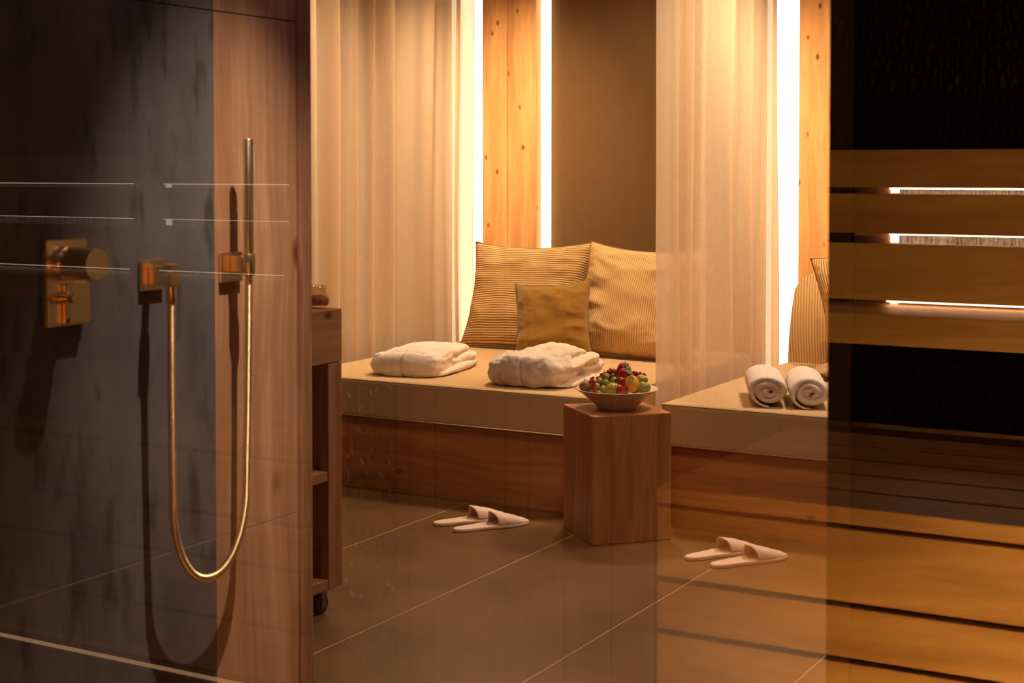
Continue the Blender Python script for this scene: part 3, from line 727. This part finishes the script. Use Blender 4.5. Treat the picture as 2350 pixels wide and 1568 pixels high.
# jar on the trolley
jc = pix(727, 707, 'x', xf - .075); jc.z = zt + .001
jr = thing('glass_jar', 'small open glass jar of red-brown bath salt on the trolley top', 'jar', jc)
k = .97
outer = [(0, .0), (.026, 0), (.033, .004), (.0375, .016), (.036, .028), (.029, .040), (.0265, .044), (.0265, .047), (.0285, .049), (.0285, .053), (.0265, .055), (.0265, .062)]
inner = [(.0245, .062), (.0245, .046), (.027, .040), (.034, .028), (.0355, .016), (.031, .006), (0, .005)]
bm = new_bm(); lathe(bm, outer + inner, 48); obj('glass_body', bm, M['jar'], jr, smooth=True)
M['salt'] = fruitmat('red_brown_salt', (0.34, 0.085, 0.05), (0.58, 0.20, 0.11), .5, 220)
bm = new_bm(); lathe(bm, [(0, .006), (.030, .007), (.0345, .016), (.0335, .025), (.028, .031), (.012, .034), (0, .034)], 40)
obj('bath_salt', bm, M['salt'], jr, smooth=True)

# ---------------------------------------------------------------- shower fittings (brass)
B = M['brass']
def wpt(px, py, off=0.0): return pix(px, py, 'x', XW + off)
def wbox(name, p0, p1, off0, off1, par, org, m=B, bevel=.0015):
    """box on the wall given by two corners in the wall plane and two stand-offs"""
    return box(name, (XW + off0 - org.x, p0.y - org.y, p0.z - org.z), (XW + off1 - org.x, p1.y - org.y, p1.z - org.z), m, par, bevel)
# mixer
p0, p1 = wpt(107, 754, .012), wpt(200, 546, .012)
mxr = thing('shower_mixer', 'square brass shower mixer plate with round knob on the stone wall', 'mixer', (XW, p0.y, p0.z)); O = mxr.location.copy()
wbox('wall_plate', p0, p1, .0008, .012, mxr, O, bevel=.002)
p2, p3 = wpt(150, 745, .020), wpt(207, 648, .022)
wbox('lower_lever', p2, p3, .0125, .022, mxr, O)
kc = wpt(146, 604, .012)
mk = Matrix.Translation((XW + .0125 - O.x, kc.y - O.y, kc.z - O.z)) @ Matrix.Rotation(R(90), 4, 'Y')
bm = new_bm(); lathe(bm, [(0, 0), (.0305, 0), (.031, .002), (.031, .016), (.0295, .018), (.0275, .0185), (.0275, .020), (.0285, .021), (.0285, .078), (.0275, .080), (0, .080)], 64, mk)
kb = obj('knob', bm, B, mxr, smooth=True); em = kb.modifiers.new('edges', 'EDGE_SPLIT'); em.split_angle = R(35)
dc = wpt(143, 684, .012); mk = Matrix.Translation((XW + .0125 - O.x, dc.y - O.y, dc.z - O.z)) @ Matrix.Rotation(R(90), 4, 'Y')
bm = new_bm(); lathe(bm, [(0, 0), (.011, 0), (.011, .010), (.0085, .012), (.0085, .030), (.0078, .031), (0, .031)], 40, mk)
db = obj('diverter_button', bm, B, mxr, smooth=True); em = db.modifiers.new('edges', 'EDGE_SPLIT'); em.split_angle = R(35)
q0, q1 = wpt(149, 744, .012), wpt(161, 733, .012)
lg = new_bm(); add_box(lg, (XW + .0222 - O.x, wpt(152,738,.022).y - O.y, wpt(152,742,.022).z - O.z), (XW + .0226 - O.x, wpt(161,738,.022).y - O.y, wpt(152,731,.022).z - O.z)); obj('maker_mark', lg, M['brass_dark'], mxr)
# wall elbow
p0, p1 = wpt(327, 669, .010), wpt(381, 594, .010)
wo = thing('wall_outlet', 'small square brass wall outlet feeding the hose, beside the mixer', 'shower outlet', (XW, p0.y, p0.z)); O = wo.location.copy()
wbox('wall_plate', p0, p1, .0008, .010, wo, O)
a0, a1 = wpt(344, 655, .012), wpt(357, 609, .012)
cyw = (p0.y + p1.y) / 2; czw = (p0.z + p1.z) / 2
box('arm', (.0105, cyw - O.y - .016, czw - O.z - .018), (.052, cyw - O.y + .0, czw - O.z + .018), B, wo, .001)
box('elbow_block', (.046, cyw - O.y - .018, czw - O.z - .019), (.068, cyw - O.y + .006, czw - O.z + .022), B, wo, .0015)
HX = .057
hy0 = cyw - .006
mk = Matrix.Translation((HX, hy0 - O.y, czw - O.z - .050))
bm = new_bm(); lathe(bm, [(0, 0), (.0085, 0), (.0092, .001), (.0092, .0305), (0, .0305)], 32, mk); nb = obj('hose_nut', bm, B, wo, smooth=True); em = nb.modifiers.new('edges', 'EDGE_SPLIT'); em.split_angle = R(35)
hs_top = Vector((XW + HX, hy0, czw - .0505))
# handset holder
p0, p1 = wpt(510, 649, .010), wpt(557, 577, .010)
ho = thing('handset_holder', 'small square brass holder on the wall strip with painted timber reflection carrying the stick handset', 'shower holder', (XW, p0.y, p0.z)); O = ho.location.copy()
wbox('wall_plate', p0, p1, .0008, .010, ho, O)
hx2 = .050
hp = pix(571, 600, 'x', XW + hx2); cz2 = pix(571, 600, 'x', XW + hx2).z
box('arm', (.0105, hp.y - O.y - .009, cz2 - O.z - .022), (hx2 - .012, hp.y - O.y + .006, cz2 - O.z + .010), B, ho, .001)
bm = new_bm(); mk = Matrix.Translation((hx2, hp.y - O.y, cz2 - O.z - .028)); lathe(bm, [(.0112, 0), (.0135, 0), (.0138, .001), (.0138, .042), (.0132, .043), (.0112, .043), (.0112, 0)], 40, mk)
cr = obj('cradle_ring', bm, B, ho, smooth=True); em = cr.modifiers.new('edges', 'EDGE_SPLIT'); em.split_angle = R(35)
# stick handset
ztop = pix(571, 319, 'x', XW + hx2).z
hs_ = thing('hand_shower', 'slim upright brass stick hand shower standing in its holder', 'hand shower', (XW + hx2, hp.y, cz2 - .027))
Lh = ztop - (cz2 - .027)
bm = new_bm(); lathe(bm, [(0, 0), (.0075, 0), (.0100, .006), (.0105, .03), (.0105, Lh - .001), (.0098, Lh), (0, Lh)], 40); sb = obj('stick', bm, B, hs_, smooth=True); em = sb.modifiers.new('edges', 'EDGE_SPLIT'); em.split_angle = R(35)
bm = new_bm(); va = R(-38)
z1_ = pix(585, 336, 'x', XW + hx2).z - (cz2 - .027); z0_ = pix(585, 410, 'x', XW + hx2).z - (cz2 - .027)
for i in range(22):
    for a in (-.16, .16):
        zz = z0_ + (z1_ - z0_) * i / 21; aa = R(52) + a
        mk = Matrix.Translation((.0104 * math.cos(aa), .0104 * math.sin(aa), zz)); 
        for kk in range(1): bmesh.ops.create_icosphere(bm, subdivisions=1, radius=.0013, matrix=mk)
M['nozzle'] = mat('pale_nozzles', (0.8, 0.7, 0.55), .3)
obj('spray_nozzles', bm, M['nozzle'], hs_, smooth=True)
# hose
e0 = hs_top; e1 = Vector((XW + hx2, hp.y, cz2 - .0275))
zbh = pix(487, 1326, 'x', XW + .052).z
pts = []; y0h, y1h = e0.y, e1.y; yc = (y0h + y1h) / 2; Rh = (y1h - y0h) / 2
zc = zbh + .165
sup = []
for i in range(60):
    t_ = i / 59; z = e0.z + (zc - e0.z) * t_; sup.append(Vector((e0.x - .004 * t_, y0h + .006 * t_ ** 2, z)))
for i in range(1, 60):
    a = math.pi * i / 60; c_, s_ = math.cos(a), math.sin(a)
    sup.append(Vector((e0.x - .004 + (e1.x - e0.x) * i / 60, yc - (Rh - .006) * math.copysign(abs(c_) ** .95, c_), zc - .165 * abs(s_) ** 1.0)))
for i in range(1, 60):
    t_ = i / 59; z = zc + (e1.z - zc) * t_; sup.append(Vector((e1.x - .004 * (1 - t_), y1h - .006 * (1 - t_) ** 2, z)))
L_ = [0]
for a, b in zip(sup, sup[1:]): L_.append(L_[-1] + (b - a).length)
pitch = .0030; ns = int(L_[-1] / pitch) * 5; path = []; j = 0
for i in range(ns + 1):
    s_ = L_[-1] * i / ns
    while j < len(L_) - 2 and L_[j + 1] < s_: j += 1
    f_ = (s_ - L_[j]) / max(1e-9, L_[j + 1] - L_[j]); path.append(sup[j].lerp(sup[j + 1], f_))
bm = new_bm(); sweep(bm, path, lambda k: (.0064 + .0018 * abs(math.sin(math.pi * k / 5)) ** .6), 14)
tag(obj('shower_hose', bm, B, smooth=True), 'ribbed brass shower hose hanging in a deep loop from outlet to handset', 'hose')

# ---------------------------------------------------------------- sauna (stands on the camera side, seen mirrored in the glass)
struct(box('wall_rear', (-4.6, rv(3.97), 0), (2.2, rv(4.15), 2.62), M['char']))
struct(box('wall_sauna_left', (-4.6, rv(3.97), 0), (-4.5, G - .05, 2.62), M['sauna_z']))
struct(box('wall_sauna_right', (2.1, rv(3.97), 0), (2.2, G - .05, 2.62), M['sauna_z']))
struct(box('window_1', (-4.2, G, .0), (2.1, G + .0005, 2.62), M['glass']))
# use a single sheet for the pane
me = bpy.data.objects['window_1'].data; bm = new_bm(); vs = [bm.verts.new(c) for c in ((-4.2, G, 0), (2.1, G, 0), (2.1, G, 2.62), (-4.2, G, 2.62))]; bm.faces.new(vs); bm.to_mesh(me); bm.free()

def sbox(name, x0, x1, yv0, yv1, z0, z1, m, par, bevel=.004):
    O = par.location; return box(name, (x0 - O.x, rv(yv0) - O.y, z0 - O.z), (x1 - O.x, rv(yv1) - O.y, z1 - O.z), m, par, bevel)
SB = .62; YF = 2.784
def bench(x0, x1, label, toe=False):
    b = thing('sauna_bench', label, 'bench', (x0, rv(3.25), 0))
    for a, c in ((YF, 2.925), (2.94, 3.09), (3.105, 3.25), (3.265, 3.41), (3.425, 3.745)):
        sbox('seat_slat', x0, x1, a, c, SB - .033, SB, M['sauna'], b)
    for z0, z1 in ((.440, .578), (.335, .430), (.195, .325), (.065, .185)):
        sbox('front_board', x0, x1, YF + .004, YF + .030, z0, z1, M['sauna'], b, .003)
    sbox('side_panel', x0 + .002, x0 + .025, YF + .05, 3.74, .05, SB - .035, M['sauna'], b)
    sbox('side_panel', x1 - .025, x1 - .002, YF + .05, 3.74, .05, SB - .035, M['sauna'], b)
    sbox('batten', x0, x1, YF + .05, YF + .07, .04, .585, M['sauna_z'], b)
    sbox('plinth', x0, x1, YF, YF + .03, .035, .052, M['sauna'], b)
    if toe: sbox('toe_glow_strip', x0, x1, YF - .006, YF - .001, .044, .052, M['toe_glow'], b, 0)  # added glowing strip in place of a lit plinth edge
    return b
YK = 3.60
def backrest(b, x0, x1, posts, leds, ledm):
    for z0, z1 in ((1.206, 1.296), (1.097, 1.192), (.938, 1.074)):
        sbox('backrest_board', x0, x1, YK, YK + .024, z0, z1, M['sauna'], b)
    bmb = new_bm(); O = b.location                    # lowest board: its top slopes to the front
    sec = [(YK + .05, .835), (YK + .05, .929), (YK + .012, .927), (YK - .030, .906), (YK - .034, .835)]
    rr = [[bmb.verts.new((x - O.x, rv(y_) - O.y, z_ - O.z)) for y_, z_ in sec] for x in (x0, x1)]
    for i in range(5): bmb.faces.new((rr[0][i], rr[0][(i + 1) % 5], rr[1][(i + 1) % 5], rr[1][i]))
    bmb.faces.new(rr[0]); bmb.faces.new(rr[1][::-1]); obj('backrest_board', bmb, M['sauna'], b, bevel=.003)
    for p in posts: sbox('backrest_support', p[0], p[1], YK + .052, YK + .082, .845, 1.29, M['sauna_z'], b)
    for l0, l1 in leds:
        for z in (1.206, 1.097): sbox('light_tube', l0, l1, YK + .030, YK + .040, z - .0035, z + .005, ledm, b, 0)
        sbox('light_tube', l0, l1, YK + .008, YK + .018, .9345, .9378, ledm, b, 0)
        for z0, z1 in ((1.193, 1.205), (1.075, 1.096), (.930, .937)):
            sbox('light_end', l0, l0 + .018, YK + .041, YK + .05, z0, z1, ledm, b, 0)
bb = bench(-1.234, 1.9, 'slatted sauna bench and boarded backrest with bright light slits, at the right')
backrest(bb, -1.156, 1.88, [(-1.10, -1.01), (.4, .49), (1.7, 1.79)], [(-1.005, 1.86)], M['led_sauna'])
bb = bench(-4.3, -2.11, 'dim sauna bench and backrest showing faintly over the shower wall, at the left', True)
backrest(bb, -4.29, -2.70, [(-3.40, -3.29), (-2.79, -2.73)], [(-3.28, -2.80), (-4.28, -3.41)], M['led_sauna_dim'])
struct(box('wall_stone_right', (-1.0, rv(YK + .086), .845), (1.88, rv(YK + .10), 1.29), M['splitstone']))
struct(box('wall_stone_left', (-4.28, rv(YK + .086), .845), (-2.80, rv(YK + .10), 1.29), M['splitstone']))
# board wall in the aisle
def xq(px): return -2.80 * math.tan(YAW - math.atan((px - W / 2) / F))
pw = new_bm(); xs = [xq(p) for p in (700, 790)] 
xs2 = [xq(p) for p in (905, 932, 993, 1155, 1208, 1293, 1400, 1500)]
for a, b_ in list(zip(xs, xs[1:])) + list(zip(xs2, xs2[1:])): add_box(pw, (a + .003, rv(2.83), 0), (b_ - .003, rv(2.805), 2.6))
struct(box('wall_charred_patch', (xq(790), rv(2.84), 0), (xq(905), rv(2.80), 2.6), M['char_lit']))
# made-up light bar at the glass foot, added to brighten the bench fronts
kl = thing('bench_fill_bar', 'added unseen light bar brightening the sauna bench fronts', 'light', (.0, .84, 0))
box('fill_bar_housing', (-.80, 0, 0), (.80, .03, .36), M['darktrim'], kl)
box('diffuser', (-.78, -.008, .08), (.78, -.001, .34), M['led_bench_fill'], kl)
struct(obj('wall_aisle', pw, M['aisle'], bevel=.003))
